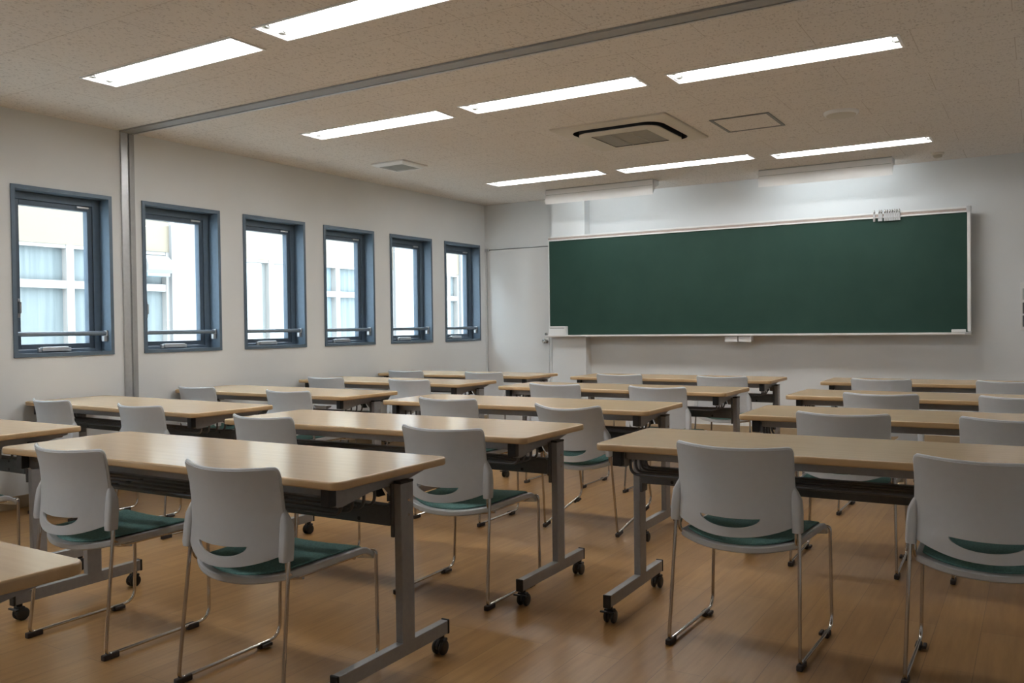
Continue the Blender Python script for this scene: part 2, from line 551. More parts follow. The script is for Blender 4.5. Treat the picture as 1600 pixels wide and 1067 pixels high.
def make_light():
    root = empty('ceiling_light')
    hl, hw, dp = LL / 2, LW / 2, .075
    bm = newbm()
    # rim
    for (a, b, c, d) in ((-hl - .012, hl + .012, -hw - .012, -hw), (-hl - .012, hl + .012, hw, hw + .012), (-hl - .012, -hl, -hw, hw), (hl, hl + .012, -hw, hw)):
        box(bm, a, b, c, d, -.006, .002)
    # trough: sloped sides and flat back, ends
    prof = [(-hw, 0), (-hw + .035, dp), (hw - .035, dp), (hw, 0)]
    prof2 = [(hw + .004, 0), (hw - .031, dp + .006), (-hw + .031, dp + .006), (-hw - .004, 0)]
    prism(bm, prof + prof2, -hl, hl, 'x')
    for s in (-1, 1):
        box(bm, min(s * hl, s * (hl - .006)), max(s * hl, s * (hl - .006)), -hw, hw, 0, dp)
    obj('housing', bm, M['white'], root, smooth=False)
    for y in (-.052, .052):
        bm = newbm()
        tube(bm, [(-hl + .045, y, .030), (hl - .045, y, .030)], .0155, 14)
        t = obj('lamp_tube', bm, M['tube'], root)
        for s in (-1, 1):
            bm = newbm()
            tube(bm, [(s * (hl - .046), y, .030), (s * (hl - .030), y, .030)], .0165, 14)
            bbox(bm, min(s * (hl - .034), s * (hl - .008)), max(s * (hl - .034), s * (hl - .008)), y - .018, y + .018, .010, .070, .003)
            obj('lamp_holder', bm, M['grey_mesh'], root)
    return root
first = make_light()
for i, (x, y, lab) in enumerate(LIGHTS):
    o = first if i == 0 else copy_tree(first)
    o.location = (x, y, H)
    tag(o, lab, 'ceiling light', 'recessed ceiling lights')

# ------------------------------------------------------------------ ceiling equipment
ac = tag(empty('ceiling_air_conditioner', (AC[0], AC[1], H)), 'square ivory air conditioner set in the ceiling with dark rounded louvre slot', 'air conditioner')
bm = newbm()
def ringface(bm, A, za, B, zb, mi=0):
    va = [bm.verts.new((x, y, za)) for x, y in A]; vb = [bm.verts.new((x, y, zb)) for x, y in B]
    n = len(A)
    for i in range(n):
        f = bm.faces.new((va[i], va[(i + 1) % n], vb[(i + 1) % n], vb[i])); f.material_index = mi
    return va, vb
a = AC[2]
out0 = rrect(-a, a, -a, a, .012, 8)
out1 = rrect(-a + .012, a - .012, -a + .012, a - .012, .012, 8)
s_o = rrect(-.365, .365, -.365, .365, .13, 8)
s_i = rrect(-.325, .325, -.325, .325, .11, 8)
ringface(bm, out0, .0, out0, -.012); ringface(bm, out0, -.012, out1, -.018); ringface(bm, out1, -.018, s_o, -.022)
bmesh.ops.remove_doubles(bm, verts=bm.verts[:], dist=1e-5)
obj('outer_panel', bm, M['ac'], ac)
bm = newbm(); ringface(bm, s_o, -.0215, s_o, .05); ringface(bm, s_i, .05, s_i, -.034); prism(bm, s_o, .03, .05, 'z'); obj('louvre_slot', bm, M['black'], ac)
bm = newbm()
ringface(bm, s_i, -.034, s_i, -.040)
s_j = rrect(-.315, .315, -.315, .315, .10, 8)
ringface(bm, s_i, -.040, s_j, -.046)
g = rrect(-.228, .228, -.228, .228, .006, 8)
ringface(bm, s_j, -.046, g, -.047)
bmesh.ops.remove_doubles(bm, verts=bm.verts[:], dist=1e-5)
obj('inner_panel', bm, M['ac'], ac)
bm = newbm()
box(bm, -.228, .228, -.228, .228, -.036, -.030)
for k in range(22):
    y = -.222 + k * .0206
    prism(bm, [(y, -.046), (y + .011, -.040), (y + .011, -.036), (y, -.036)], -.226, .226, 'x')
for x in (-.076, .076):
    box(bm, x - .002, x + .002, -.226, .226, -.047, -.036)
obj('intake_grille', bm, M['ac_grille'], ac, smooth=False)

vt = tag(empty('ceiling_vent', (VENT[0], VENT[1], H)), 'small square white ceiling vent near the window wall', 'vent')
v = VENT[2]
bm = newbm()
o0, o1, o2 = rrect(-v, v, -v, v, .01, 3), rrect(-v + .03, v - .03, -v + .03, v - .03, .01, 3), rrect(-v + .055, v - .055, -v + .055, v - .055, .006, 3)
ringface(bm, o0, 0, o0, -.012); ringface(bm, o0, -.012, o1, -.030); ringface(bm, o1, -.030, o2, -.030); ringface(bm, o2, -.030, o2, -.010)
bmesh.ops.remove_doubles(bm, verts=bm.verts[:], dist=1e-5)
obj('vent_frame', bm, M['white'], vt)
bm = newbm(); q = v - .055; box(bm, -q, q, -q, q, -.018, -.012)
for k in range(12):
    y = -q + .006 + k * (2 * q - .012) / 12
    box(bm, -q, q, y, y + .009, -.026, -.018)
obj('vent_grille', bm, M['grey_mesh'], vt, smooth=False)

hp = tag(empty('ceiling_access_hatch', (3.975, 6.405, H)), 'flat ceiling access hatch outlined by a grey metal frame', 'access hatch')
hx, hy = .215, .235
bm = newbm()
for (x0, x1, y0, y1) in ((-hx, hx, -hy, -hy + .022), (-hx, hx, hy - .022, hy), (-hx, -hx + .022, -hy + .022, hy - .022), (hx - .022, hx, -hy + .022, hy - .022)):
    box(bm, x0, x1, y0, y1, -.006, 0)
obj('hatch_frame', bm, M['hatch'], hp, smooth=False)
bm = newbm(); box(bm, -hx + .022, hx - .022, -hy + .022, hy - .022, -.003, 0)
obj('hatch_panel', bm, M['ceiling'], hp, smooth=False)

sp = tag(empty('ceiling_speaker', (4.62, 6.468, H)), 'round ivory speaker cover on the ceiling beside the access hatch', 'speaker')
bm = newbm(); lathe(bm, [(.118, 0), (.118, -.010), (.110, -.020), (.100, -.022)], (0, 0, 0), 'z', 36)
obj('speaker_ring', bm, M['white'], sp)
bm = newbm(); lathe(bm, [(.102, -.020), (.098, -.026), (.06, -.030), (.01, -.031)], (0, 0, 0), 'z', 36)
obj('speaker_grille', bm, M['ac'], sp)
sd = tag(empty('smoke_detector', (5.05, 8.52, H)), 'small round smoke detector on the ceiling right of the right board lamp', 'smoke detector')
bm = newbm(); lathe(bm, [(.052, 0), (.052, -.014), (.045, -.018), (.01, -.018)], (0, 0, 0), 'z', 24)
obj('detector_base', bm, M['ac'], sd)
bm = newbm(); lathe(bm, [(.036, -.018), (.036, -.030), (.030, -.042), (.01, -.046)], (0, 0, 0), 'z', 24)
obj('detector_head', bm, M['ac_grille'], sd)

# hooded board lamps
def board_lamp(x0, x1, y, zb, lab):
    root = tag(empty('chalkboard_lamp', ((x0 + x1) / 2, y, H)), lab, 'lamp', 'hooded lamps above the chalkboard')
    h = (x1 - x0) / 2
    d = H - zb
    bm = newbm()
    pf = [(.0, -.004), (-.004, -.060), (-.012, -d + .05), (-.004, -d), (.002, -d + .004), (-.004, -d + .05), (.004, -.060), (.02, -.010), (.16, -.010), (.16, -.004)]
    prism(bm, pf, -h, h, 'x')
    obj('lamp_hood', bm, M['white'], root, angle=20)
    bm = newbm()
    box(bm, -h + .01, h - .01, -.0065, -.003, -.064, -.060); box(bm, -h + .004, h - .004, -.003, .004, -.010, -.0)
    obj('hood_seam', bm, M['grey_mesh'], root, smooth=False)
    bm = newbm()
    for s in (-1, 1):
        pe = [(-.006, -.006), (-.012, -d + .05), (-.004, -d + .01), (.06, -.075), (.15, -.05), (.15, -.006)]
        prism(bm, pe, min(s * h, s * (h - .004)), max(s * h, s * (h - .004)), 'x')
    obj('end_plate', bm, M['white'], root, smooth=False)
    bm = newbm(); tube(bm, [(-h + .05, .055, -.062), (h - .05, .055, -.062)], .015, 14)
    obj('lamp_tube', bm, M['tube_board'], root)
    return root
board_lamp(1.213, 2.462, 8.30, 2.494, 'white hooded board lamp below the ceiling, left one near the window wall')
board_lamp(3.489, 4.690, 8.45, 2.486, 'white hooded board lamp below the ceiling, right one above the map hooks')

# ------------------------------------------------------------------ windows
def make_window():
    root = empty('window_1')
    W_, Z0, Z1 = WW, WZ0, WZ1
    bm = newbm()
    c = .026
    # casing ring flush on the wall, reveal lining to the sash
    for (y0, y1, z0, z1) in ((0, c, Z0, Z1), (W_ - c, W_, Z0, Z1), (c, W_ - c, Z0, Z0 + c), (c, W_ - c, Z1 - c, Z1)):
        box(bm, -.205, .012, y0, y1, z0, z1)
    obj('window_frame', bm, M['slate'], root, smooth=False)
    bm = newbm()
    # fixed inner frame
    f = .052
    yi0, yi1, zi0, zi1 = c, W_ - c, Z0 + c, Z1 - c
    for (y0, y1, z0, z1) in ((yi0, yi0 + f, zi0, zi1), (yi1 - f, yi1, zi0, zi1), (yi0 + f, yi1 - f, zi0, zi0 + .022), (yi0 + f, yi1 - f, zi1 - f, zi1)):
        bbox(bm, -.20, -.105, y0, y1, z0, z1, .003)
    obj('inner_frame', bm, M['slate'], root)
    bm = newbm()
    ya, yb, za, zb = yi0 + f + .003, yi1 - f - .003, zi0 + .024, zi1 - f - .002
    s = .036
    for (y0, y1, z0, z1) in ((ya, ya + s, za, zb), (yb - s, yb, za, zb), (ya + s, yb - s, za, za + s), (ya + s, yb - s, zb - s, zb)):
        bbox(bm, -.165, -.112, y0, y1, z0, z1, .003)
    obj('window_sash', bm, M['slate2'], root)
    bm = newbm(); box(bm, -.142, -.136, ya + s - .006, yb - s + .006, za + s - .006, zb - s + .006)
    obj('glass_pane', bm, M['glass'], root, smooth=False)
    bm = newbm()
    zz = 1.158
    tube(bm, [(-.045, c + .004, zz), (-.045, W_ - c - .004, zz)], .0165, 16)
    gb = obj('guard_bar', bm, M['bar'], root)
    bm = newbm()
    for y0, y1 in ((c, c + .012), (W_ - c - .012, W_ - c)):
        bbox(bm, -.066, -.024, y0, y1, zz - .021, zz + .021, .004)
    bbox(bm, -.060, -.030, W_ - c - .03, W_ - c, zz - .06, zz - .020, .004)
    obj('bar_bracket', bm, M['alu'], gb)
    bm = newbm()
    ym = .335
    bbox(bm, -.110, -.070, ym - .095, ym + .095, 1.036, 1.068, .005); bbox(bm, -.108, -.086, ym - .115, ym - .09, 1.032, 1.062, .004); bbox(bm, -.108, -.09, ym + .09, ym + .125, 1.034, 1.060, .003)
    obj('sash_latch', bm, M['alu'], root)
    bm = newbm()
    bbox(bm, -.112, -.092, ya + .006, ya + .026, 1.27, 1.40, .004)
    bbox(bm, -.098, -.075, ya + .008, ya + .024, 1.30, 1.38, .005)
    obj('window_handle', bm, M['steel'], root)
    bm = newbm(); bbox(bm, -.112, -.096, yb - .12, yb - .03, zb - .018, zb - .004, .003)
    obj('sash_stay', bm, M['alu'], root)
    return root
win = make_window()
for i, y in enumerate(WY + WBACK):
    o = win if i == 0 else copy_tree(win)
    o.name = 'window_%d' % (i + 1)
    o.location = (0, y, 0)
    tag(o, kind='structure')

# ------------------------------------------------------------------ chalkboard
BX0, BX1, BZ0, BZ1, BY = .972, 5.290, 1.053, 2.195, D - .150
cb = tag(empty('chalkboard', ((BX0 + BX1) / 2, BY, BZ0)), 'wide green chalkboard with white metal frame on the front wall', 'chalkboard')
hw = (BX1 - BX0) / 2
hz = BZ1 - BZ0
bm = newbm(); bbox(bm, -hw + .01, hw - .02, 0, .018, .012, hz - .05, .001)
obj('writing_surface', bm, M['board'], cb)
bm = newbm(); box(bm, -hw + .03, hw - .03, .018, .147, .03, hz - .03)
obj('back_box', bm, M['alu_dull'], cb, smooth=False)
bm = newbm()
bbox(bm, -hw, hw - .03, -.012, .03, hz - .016, hz, .002); bbox(bm, -hw, hw - .03, -.012, .03, hz - .052, hz - .038, .002)
obj('top_rail', bm, M['white'], cb)
bm = newbm(); box(bm, -hw + .001, hw - .03, -.008, .02, hz - .040, hz - .014)
obj('pin_strip', bm, M['cork'], cb, smooth=False)
bm = newbm(); bbox(bm, hw - .028, hw, -.012, .03, .02, hz - .05, .003)
obj('side_rail', bm, M['white'], cb)
bm = newbm(); bbox(bm, -hw, -hw + .010, -.010, .03, .012, hz - .052, .002)
obj('side_rail', bm, M['white'], cb)
bm = newbm()
prism(bm, [(.02, .012), (.02, -.010), (-.062, -.010), (-.070, -.004), (-.070, .012), (-.064, .012), (-.062, .0), (0, .002), (0, .012)], -hw - .012, hw - .02, 'x')
obj('chalk_tray', bm, M['white'], cb, smooth=False)
bm = newbm(); bbox(bm, hw - .045, hw + .006, -.072, .03, -.014, .016, .004)
obj('corner_cap', bm, M['alu'], cb)
bm = newbm(); bbox(bm, hw - .034, hw + .004, -.016, .03, hz - .054, hz + .004, .004)
obj('corner_cap', bm, M['alu'], cb)
bm = newbm(); bbox(bm, hw - .155, hw - .04, -.05, -.004, .014, .040, .004)
cl = obj('tray_stop', bm, M['white'], cb)
for x0 in (3.053, 3.194):
    X0 = x0 - (BX0 + BX1) / 2
    bm = newbm()
    bbox(bm, X0, X0 + .128, -.040, .05, -.066, -.011, .003); bbox(bm, X0 - .001, X0 + .129, -.046, -.040, -.070, -.020, .002)
    obj('chalk_drawer', bm, M['door'], cb)

# white chalk box standing on the left end of the tray
cx = tag(empty('chalk_box', (1.100, BY - .028, BZ0 + .003)), 'small white chalk box with slot on left end of the board tray', 'chalk box')
bm = newbm()
prism(bm, [(.024, 0), (-.030, 0), (-.029, .004), (-.012, .085), (-.008, .085), (-.008, .110), (.024, .110)], -.108, .112, 'x')
obj('box_body', bm, M['white'], cx, smooth=False)
bm = newbm(); box(bm, -.098, .098, -.0125, -.008, .0855, .0925)
obj('box_slot', bm, M['gap'], cx, smooth=False)
bm = newbm(); bbox(bm, .098, .118, -.032, .024, 0, .106, .003)
obj('box_end', bm, M['white'], cx)

# metal hooks on the top rail
def make_hook():
    root = empty('map_hook')
    bm = newbm(); bbox(bm, -.0095, .0095, -.022, -.016, -.085, -.004, .002)
    obj('hook_plate', bm, M['alu'], root)
    bm = newbm(); tube(bm, [(0, -.020, -.012), (0, -.024, .010, .008), (0, -.006, .020, .008), (0, .012, .012, .008), (0, .012, -.002)], .0058, 10)
    obj('hook_loop', bm, M['chrome'], root)
    bm = newbm(); lathe(bm, [(.004, -.022), (.003, -.025)], (0, 0, -.06), 'y', 8)
    obj('hook_rivet', bm, M['chrome'], root)
    return root
hk = make_hook()
HX = [4.486] + [4.530, 4.549] + [4.580 + .0205 * k for k in range(7)]
for i, x in enumerate(HX):
    o = hk if i == 0 else copy_tree(hk)
    o.location = (x, BY, BZ1 + .002)
    lab = ['metal map hook standing alone on the chalkboard top rail, leftmost of the cluster',
           'left hook of the close pair of metal map hooks on the top rail',
           'right hook of the close pair of metal map hooks on the top rail'][i] if i < 3 else 'metal map hook in the tight right-hand row on the chalkboard top rail'
    tag(o, lab, 'hook', 'map hooks on the chalkboard rail' if i < 3 else 'tight row of map hooks')

# switch plate cut off by the right edge of the photo
sw = tag(empty('switch_plate', (5.74, D, 1.28)), 'grey wall switch plate with stacked dark switches at the right photo edge', 'switch')
bm = newbm(); bbox(bm, -.072, .06, -.008, 0, -.20, .22, .003); obj('cover_plate', bm, M['door'], sw)
for z, mm in ((.115, M['grey_mesh']), (-.01, M['switch']), (-.125, M['switch'])):
    bm = newbm(); bbox(bm, -.054, .045, -.014, -.008, z - .045, z + .055, .003); obj('switch', bm, mm, sw)

# ------------------------------------------------------------------ tables
TW, TD, TH = 1.8, .585, .71
def make_table():
    root = empty('folding_table')
    bm = newbm()
    poly = rrect(-TW / 2, TW / 2, -TD / 2, TD / 2, .035, 6)
    r = .006
    def ins(d):
        return rrect(-TW / 2 + d, TW / 2 - d, -TD / 2 + d, TD / 2 - d, .035 - d, 6)
    lv = [(ins(r), TH - .027), (ins(r * .3), TH - .027 + r * .3), (ins(0), TH - .027 + r), (ins(0), TH - r), (ins(r * .3), TH - r * .3), (ins(r), TH)]
    rings = [[bm.verts.new((x, y, z)) for x, y in p] for p, z in lv]
    n = len(poly)
    for i in range(len(rings) - 1):
        for k in range(n):
            f = bm.faces.new((rings[i][k], rings[i][(k + 1) % n], rings[i + 1][(k + 1) % n], rings[i + 1][k])); f.material_index = 1
    f = bm.faces.new(rings[-1]); f.material_index = 0
    f = bm.faces.new(rings[0]); f.material_index = 1
    obj('tabletop', bm, [M['top'], M['edge']], root, angle=50)
    zt = TH - .027
    bm = newbm(); bbox(bm, -.80, .80, -.215, -.180, zt - .038, zt, .003)
    obj('front_rail', bm, M['steel'], root)
    bm = newbm(); bbox(bm, -.80, .80, .215, .245, zt - .03, zt, .003)
    obj('rear_rail', bm, M['steel'], root)
    bm = newbm(); bbox(bm, -.832, .832, .036, .062, .506, .578, .003); bbox(bm, -.832, .832, .022, .062, .571, .578, .002)
    bmod = obj('cross_beam', bm, M['steel_dark'], root)
    for s in (-1, 1):
        for z in (.520, .560):
            bm = newbm()
            lathe(bm, [(.007, .0352), (.007, .0365)], (s * .70, 0, z), 'y', 12)
            obj('beam_hole', bm, M['black'], bmod)
    bm = newbm()
    for k, y in enumerate((-.165, -.110, -.055, .000)):
        tube(bm, [(-.800, y, zt - .03), (-.800, y, .578, .045), (.800, y, .578, .045), (.800, y, zt - .03)], .0062 if k == 0 else .0055, 8)
    for x in (-.4, 0, .4):
        tube(bm, [(x, -.165, .572), (x, .000, .572)], .004, 8)
    obj('wire_shelf', bm, M['wire'], root)
    for s in (-1, 1):
        bm = newbm()
        pf = [(-.225, zt), (-.225, .624), (-.215, .614), (-.19, .613), (-.06, .636), (.035, .640), (.075, .600), (.115, .600), (.13, .645), (.252, .668), (.252, zt)]
        prism(bm, pf, s * .802 if s > 0 else -.830, s * .830 if s > 0 else -.802, 'x')
        br = obj('end_bracket', bm, M['steel'], root, smooth=False)
        bm = newbm(); prism(bm, [(-.015, .640), (.03, .640), (.055, .605), (.02, .605)], s * .79 if s > 0 else -.802, s * .802 if s > 0 else -.79, 'x')
        obj('lock_lever', bm, M['black'], br, smooth=False)
        bm = newbm(); bbox(bm, min(s * .800, s * .838), max(s * .800, s * .838), -.258, -.226, .622, zt, .004)
        obj('rubber_stopper', bm, M['black'], root)
        bm = newbm(); bbox(bm, min(s * .832, s * .845), max(s * .832, s * .845), .040, .100, .468, .648, .003)
        obj('beam_flange', bm, M['steel_dark'], root)
        bm = newbm(); bbox(bm, min(s * .845, s * .875), max(s * .845, s * .875), .045, .113, .112, .652, .003)
        lg = obj('leg_post', bm, M['steel'], root)
        bm = newbm(); bbox(bm, min(s * .844, s * .876), max(s * .844, s * .876), .044, .114, .648, .657, .002)
        obj('post_cap', bm, M['black'], lg)
        bm = newbm()
        for z in (.54, .59):
            lathe(bm, [(.005, s * .875), (.004, s * .878)], (0, .085, z), 'x', 8)
        obj('post_screw', bm, M['chrome'], lg)
        bm = newbm(); bbox(bm, min(s * .845, s * .875), max(s * .845, s * .875), -.268, .306, .068, .116, .003)
        ft = obj('foot_bar', bm, M['steel'], root)
        for e in (-1, 1):
            ye = -.268 if e < 0 else .306
            bm = newbm(); bbox(bm, min(s * .844, s * .876), max(s * .844, s * .876), min(ye, ye + e * .010), max(ye, ye + e * .010), .066, .118, .003)
            obj('foot_cap', bm, M['black'], ft)
            yc = ye - e * .022
            bm = newbm()
            xx = s * .860
            lathe(bm, [(.012, .050), (.012, .070)], (xx, yc, 0), 'z', 12)
            hood = [(yc + .024 * math.cos(a) - .006 * e, .028 + .028 * math.sin(a)) for a in [k * PI / 8 for k in range(9)]] + [(yc - .020 - .006 * e, .022), (yc + .020 - .006 * e, .022)]
            prism(bm, hood, xx - .006, xx + .006, 'x')
            bbox(bm, xx - .020, xx + .020, yc - .014, yc + .014, .046, .058, .004)
            if e < 0:
                bbox(bm, xx - .030, xx + .030, yc - .030, yc - .018, .046, .053, .002)
            cs = obj('caster', bm, M['black'], root)
            for q in (-1, 1):
                bm = newbm()
                lathe(bm, [(.012, -.0075), (.0235, -.0065), (.0265, -.003), (.0265, .003), (.0235, .0065), (.012, .0075)], (xx + q * .0145, yc - .006 * e, .0268), 'x', 20)
                obj('wheel', bm, M['black'], cs)
    return root
# name: x, y, rz, label
ORD = {1: 'first', 2: 'second', 3: 'third', 4: 'fourth', 5: 'fifth', 6: 'sixth'}
TABLES = {
    'M1': (3.123, 2.203, .013, 'middle', 5), 'M2': (3.102, 3.335, .011, 'middle', 4), 'M3': (3.131, 4.569, .017, 'middle', 3),
    'M4': (3.133, 5.934, -.003, 'middle', 2), 'M5': (3.079, 7.245, .010, 'middle', 1), 'M0': (3.273, .759, -.015, 'middle', 6),
    'R1': (5.224, 3.350, .024, 'right', 4), 'R2': (5.405, 4.628, .020, 'right', 3), 'R3': (5.329, 5.889, -.008, 'right', 2), 'R4': (5.248, 7.289, .020, 'right', 1),
    'L1': (.922, 2.231, -.003, 'window', 5), 'L2': (.925, 3.494, -.040, 'window', 4), 'L3': (.922, 4.686, -.018, 'window', 3),
    'L4': (.940, 5.999, -.010, 'window', 2), 'L5': (.918, 7.141, .006, 'window', 1),
}
TLAB = {
    'M1': 'maple-topped folding table on casters, large in the foreground, its whole top visible',
    'M0': 'corner of a maple tabletop cut off at the bottom left of the photo',
    'L1': 'maple-topped folding table cut off by the left photo edge, behind the foreground table',
    'R1': 'maple-topped folding table on casters, nearest one in the right-hand column',
}
proto = make_table()
tpos = {}
for i, (k, (x, y, rz, c, row)) in enumerate(TABLES.items()):
    o = proto if i == 0 else copy_tree(proto)
    o.location = (x, y, 0); o.rotation_euler = (0, 0, rz)
    col = {'middle': 'middle column', 'right': 'right-hand column', 'window': 'window-side column'}[c]
    lab = TLAB.get(k, 'maple-topped folding table in the %s, %s row from the chalkboard' % (col, ORD[row]))
    tag(o, lab, 'table', 'folding tables in three columns')

# ------------------------------------------------------------------ chairs
def yside(z):
    pts = [(.40, .046), (.46, .056), (.54, .064), (.60, .066), (.66, .060), (.70, .052), (.745, .040), (.80, .026)]
    for (a, va), (b, vb) in zip(pts, pts[1:]):
        if a <= z <= b:
            t = (z - a) / (b - a); t = t * t * (3 - 2 * t) * .5 + t * .5
            return va + (vb - va) * t
    return pts[0][1] if z < .4 else pts[-1][1]
def backpt(u, z):
    """u: sideways in metres"""
    return Vector((u, yside(z) - .070 * (1 - (abs(u) / .21) ** 2.0), z))

def make_chair():
    root = empty('stacking_chair')
    # ---- backrest shell with the smile slot
    bm = newbm()
    NU = 44
    xw = .206
    def ztop(t):     # t in -1..1
        a = abs(t) * xw
        z = .744 - .008 * (1 - t * t)
        rc = .014
        if a > xw - rc:
            d = a - (xw - rc)
            z -= rc - math.sqrt(max(0, rc * rc - d * d))
        return z
    def zbot(t):
        a = abs(t)
        return .430 + .046 * a ** 2.2
    SX = .103
    def slot(x):
        a = abs(x) / SX
        if a >= 1:
            return None
        up = .4985 - .004 * (1 - a * a)
        lo = .499 - .036 * (1 - a ** 2.2) ** .55
        if up - lo < .0015:
            return None
        return lo, up
    def width(z):     # narrowing of the edge with height
        return 1.0 + .03 * max(0, min(1, (.58 - z) / .12)) - .012 * max(0, min(1, 1 - abs(z - .65) / .1))
    us = sorted({round(-1 + 2 * i / NU, 5) for i in range(NU + 1)} | {round(s * v, 5) for s in (-1, 1) for v in [SX / xw * q for q in (.88, .92, .95, .975, .99, .998)] + [.965, .985, .995, 1.0]})
    nL, nU = 5, 14
    cols = []
    for t in us:
        x = t * xw
        zb, zt = zbot(t), ztop(t)
        s = slot(x)
        # outside the slot the band meets at the line of the slot's upper edge
        lo, up = s if s else (.499, .499)
        L = [backpt(x * width(zb + (lo - zb) * k / nL), zb + (lo - zb) * k / nL) for k in range(nL + 1)]
        U = [backpt(x * width(up + (zt - up) * k / nU), up + (zt - up) * k / nU) for k in range(nU + 1)]
        lv = [bm.verts.new(p) for p in L]
        uv = [bm.verts.new(p) for p in U] if s else [lv[-1]] + [bm.verts.new(p) for p in U[1:]]
        cols.append((lv, uv))
    for (l0, u0), (l1, u1) in zip(cols, cols[1:]):
        for A, B in ((l0, l1), (u0, u1)):
            for k in range(len(A) - 1):
                try:
                    bm.faces.new((A[k], B[k], B[k + 1], A[k + 1]))
                except ValueError:
                    pass
    bmesh.ops.recalc_face_normals(bm, faces=bm.faces[:])
    # solidify by hand
    bm.normal_update()
    geom = bm.faces[:]
    bmesh.ops.solidify(bm, geom=geom, thickness=.0075)
    back = obj('backrest', bm, M['shell'], root, angle=50, custom=False)
    bv = back.modifiers.new('round', 'BEVEL'); bv.width = .0022; bv.segments = 2; bv.limit_method = 'ANGLE'; bv.angle_limit = math.radians(50)
    # rim bead along top and sides
    bm = newbm()
    path = []
    for k in range(15):
        z = .478 + (.728 - .478) * k / 14
        path.append(backpt(-xw * width(z), z))
    for t in us:
        if -0.99 <= t <= 0.99:
            path.append(backpt(t * xw * width(.742), ztop(t)))
    for k in range(14, -1, -1):
        z = .478 + (.728 - .478) * k / 14
        path.append(backpt(xw * width(z), z))
    tube(bm, [tuple(p + Vector((0, .001, 0))) for p in path], .0058, 8)
    obj('back_rim', bm, M['shell'], back)
    for s in (-1, 1):
        bm = newbm()
        secs = []
        for z, x0, x1, y0, y1 in ((.456, .2035, .2345, .034, .076), (.470, .203, .2355, .033, .077), (.52, .201, .2345, .038, .082), (.565, .199, .230, .044, .084), (.590, .198, .219, .050, .080), (.612, .198, .206, .058, .072)):
            pts = rrect(min(s * x0, s * x1), max(s * x0, s * x1), y0, y1, min(.010, (x1 - x0) * .45, (y1 - y0) * .45), 4)
            secs.append([bm.verts.new((x, y, z)) for x, y in pts])
        for A, B in zip(secs, secs[1:]):
            n = len(A)
            for k in range(n):
                bm.faces.new((A[k], A[(k + 1) % n], B[(k + 1) % n], B[k]))
        bm.faces.new(secs[0]); bm.faces.new(secs[-1])
        obj('back_sleeve', bm, M['shell'], back, angle=50)
    # ---- seat
    def seat_pt(u, v, dz=0.0, grow=0.0):
        # u -1..1 across, v 0 rear .. 1 front
        hwd = .212 - .012 * (1 - v) + grow
        yr = .085 - .062 * (1 - abs(u) ** 2.4) - grow      # rear edge bows backwards
        yf = .462 + grow
        y = yr + (yf - yr) * v
        x = u * hwd
        cr = .05                                           # rounded rear corners
        z = .413 - .020 * (1 - u * u) * (1 - .75 * v)
        if v > .86:
            z -= .030 * ((v - .86) / .14) ** 2
        z += .004 * abs(u) ** 4
        return Vector((x, y, z + dz))
    def seat_mesh(grow, thick, dz, puff, inset_front=0.0):
        bm = newbm()
        NUu, NV = 22, 22
        top = [[bm.verts.new(seat_pt(-1 + 2 * i / NUu, (1 - inset_front) * j / NV, dz + puff * (1 - (abs(-1 + 2 * i / NUu)) ** 6) * (1 - abs(2 * j / NV - 1) ** 8), grow)) for i in range(NUu + 1)] for j in range(NV + 1)]
        bot = [[bm.verts.new(seat_pt(-1 + 2 * i / NUu, (1 - inset_front) * j / NV, dz - thick, grow)) for i in range(NUu + 1)] for j in range(NV + 1)]
        for j in range(NV):
            for i in range(NUu):
                bm.faces.new((top[j][i], top[j][i + 1], top[j + 1][i + 1], top[j + 1][i]))
                bm.faces.new((bot[j][i], bot[j + 1][i], bot[j + 1][i + 1], bot[j][i + 1]))
        for j in range(NV):
            bm.faces.new((top[j][0], top[j + 1][0], bot[j + 1][0], bot[j][0]))
            bm.faces.new((top[j][NUu], bot[j][NUu], bot[j + 1][NUu], top[j + 1][NUu]))
        for i in range(NUu):
            bm.faces.new((top[0][i], bot[0][i], bot[0][i + 1], top[0][i + 1]))
            bm.faces.new((top[NV][i], top[NV][i + 1], bot[NV][i + 1], bot[NV][i]))
        return bm
    sh = obj('seat_shell', seat_mesh(.010, .024, 0, 0), M['shell'], root, angle=50, custom=False)
    bv = sh.modifiers.new('round', 'BEVEL'); bv.width = .005; bv.segments = 2; bv.limit_method = 'ANGLE'; bv.angle_limit = math.radians(50)
    pad = obj('seat_cushion', seat_mesh(-.010, .006, .006, .010, .05), M['teal'], root, angle=60, custom=False)
    bv = pad.modifiers.new('round', 'BEVEL'); bv.width = .004; bv.segments = 2; bv.limit_method = 'ANGLE'; bv.angle_limit = math.radians(50)
    # ---- chrome sled frames
    for s in (-1, 1):
        bm = newbm()
        r = .0066
        tube(bm, [(s * .2215, .062, .50), (s * .2235, .060, .45), (s * .235, .012, .0165, .024), (s * .235, .468, .0165, .055), (s * .228, .474, .398, .030), (s * .190, .462, .3845)], r, 12, n=8)
        lg = obj('sled_leg', bm, M['chrome'], root)
        bm = newbm()
        tube(bm, [(s * .2115, .066, .50), (s * .2105, .064, .416, .030), (s * .196, .120, .3855, .030), (s * .196, .44, .388)], r * .95, 12, n=8)
        obj('seat_rail', bm, M['chrome'], root)
        for y0, y1 in ((-.001, .062), (.362, .412)):
            bm = newbm()
            bbox(bm, s * .235 - .0105, s * .235 + .0105, y0, y1, .0, .021, .004)
            if y0 > .1:
                bbox(bm, s * .235 - s * .020 - .006, s * .235 - s * .020 + .006, y0 + .004, y1 - .004, .006, .019, .003)
            obj('foot_pad', bm, M['rubber'], lg)
    bm = newbm()
    tube(bm, [(-.196, .40, .3815), (.196, .40, .3815)], .006, 10)
    obj('cross_bar', bm, M['chrome'], root)
    bm = newbm()
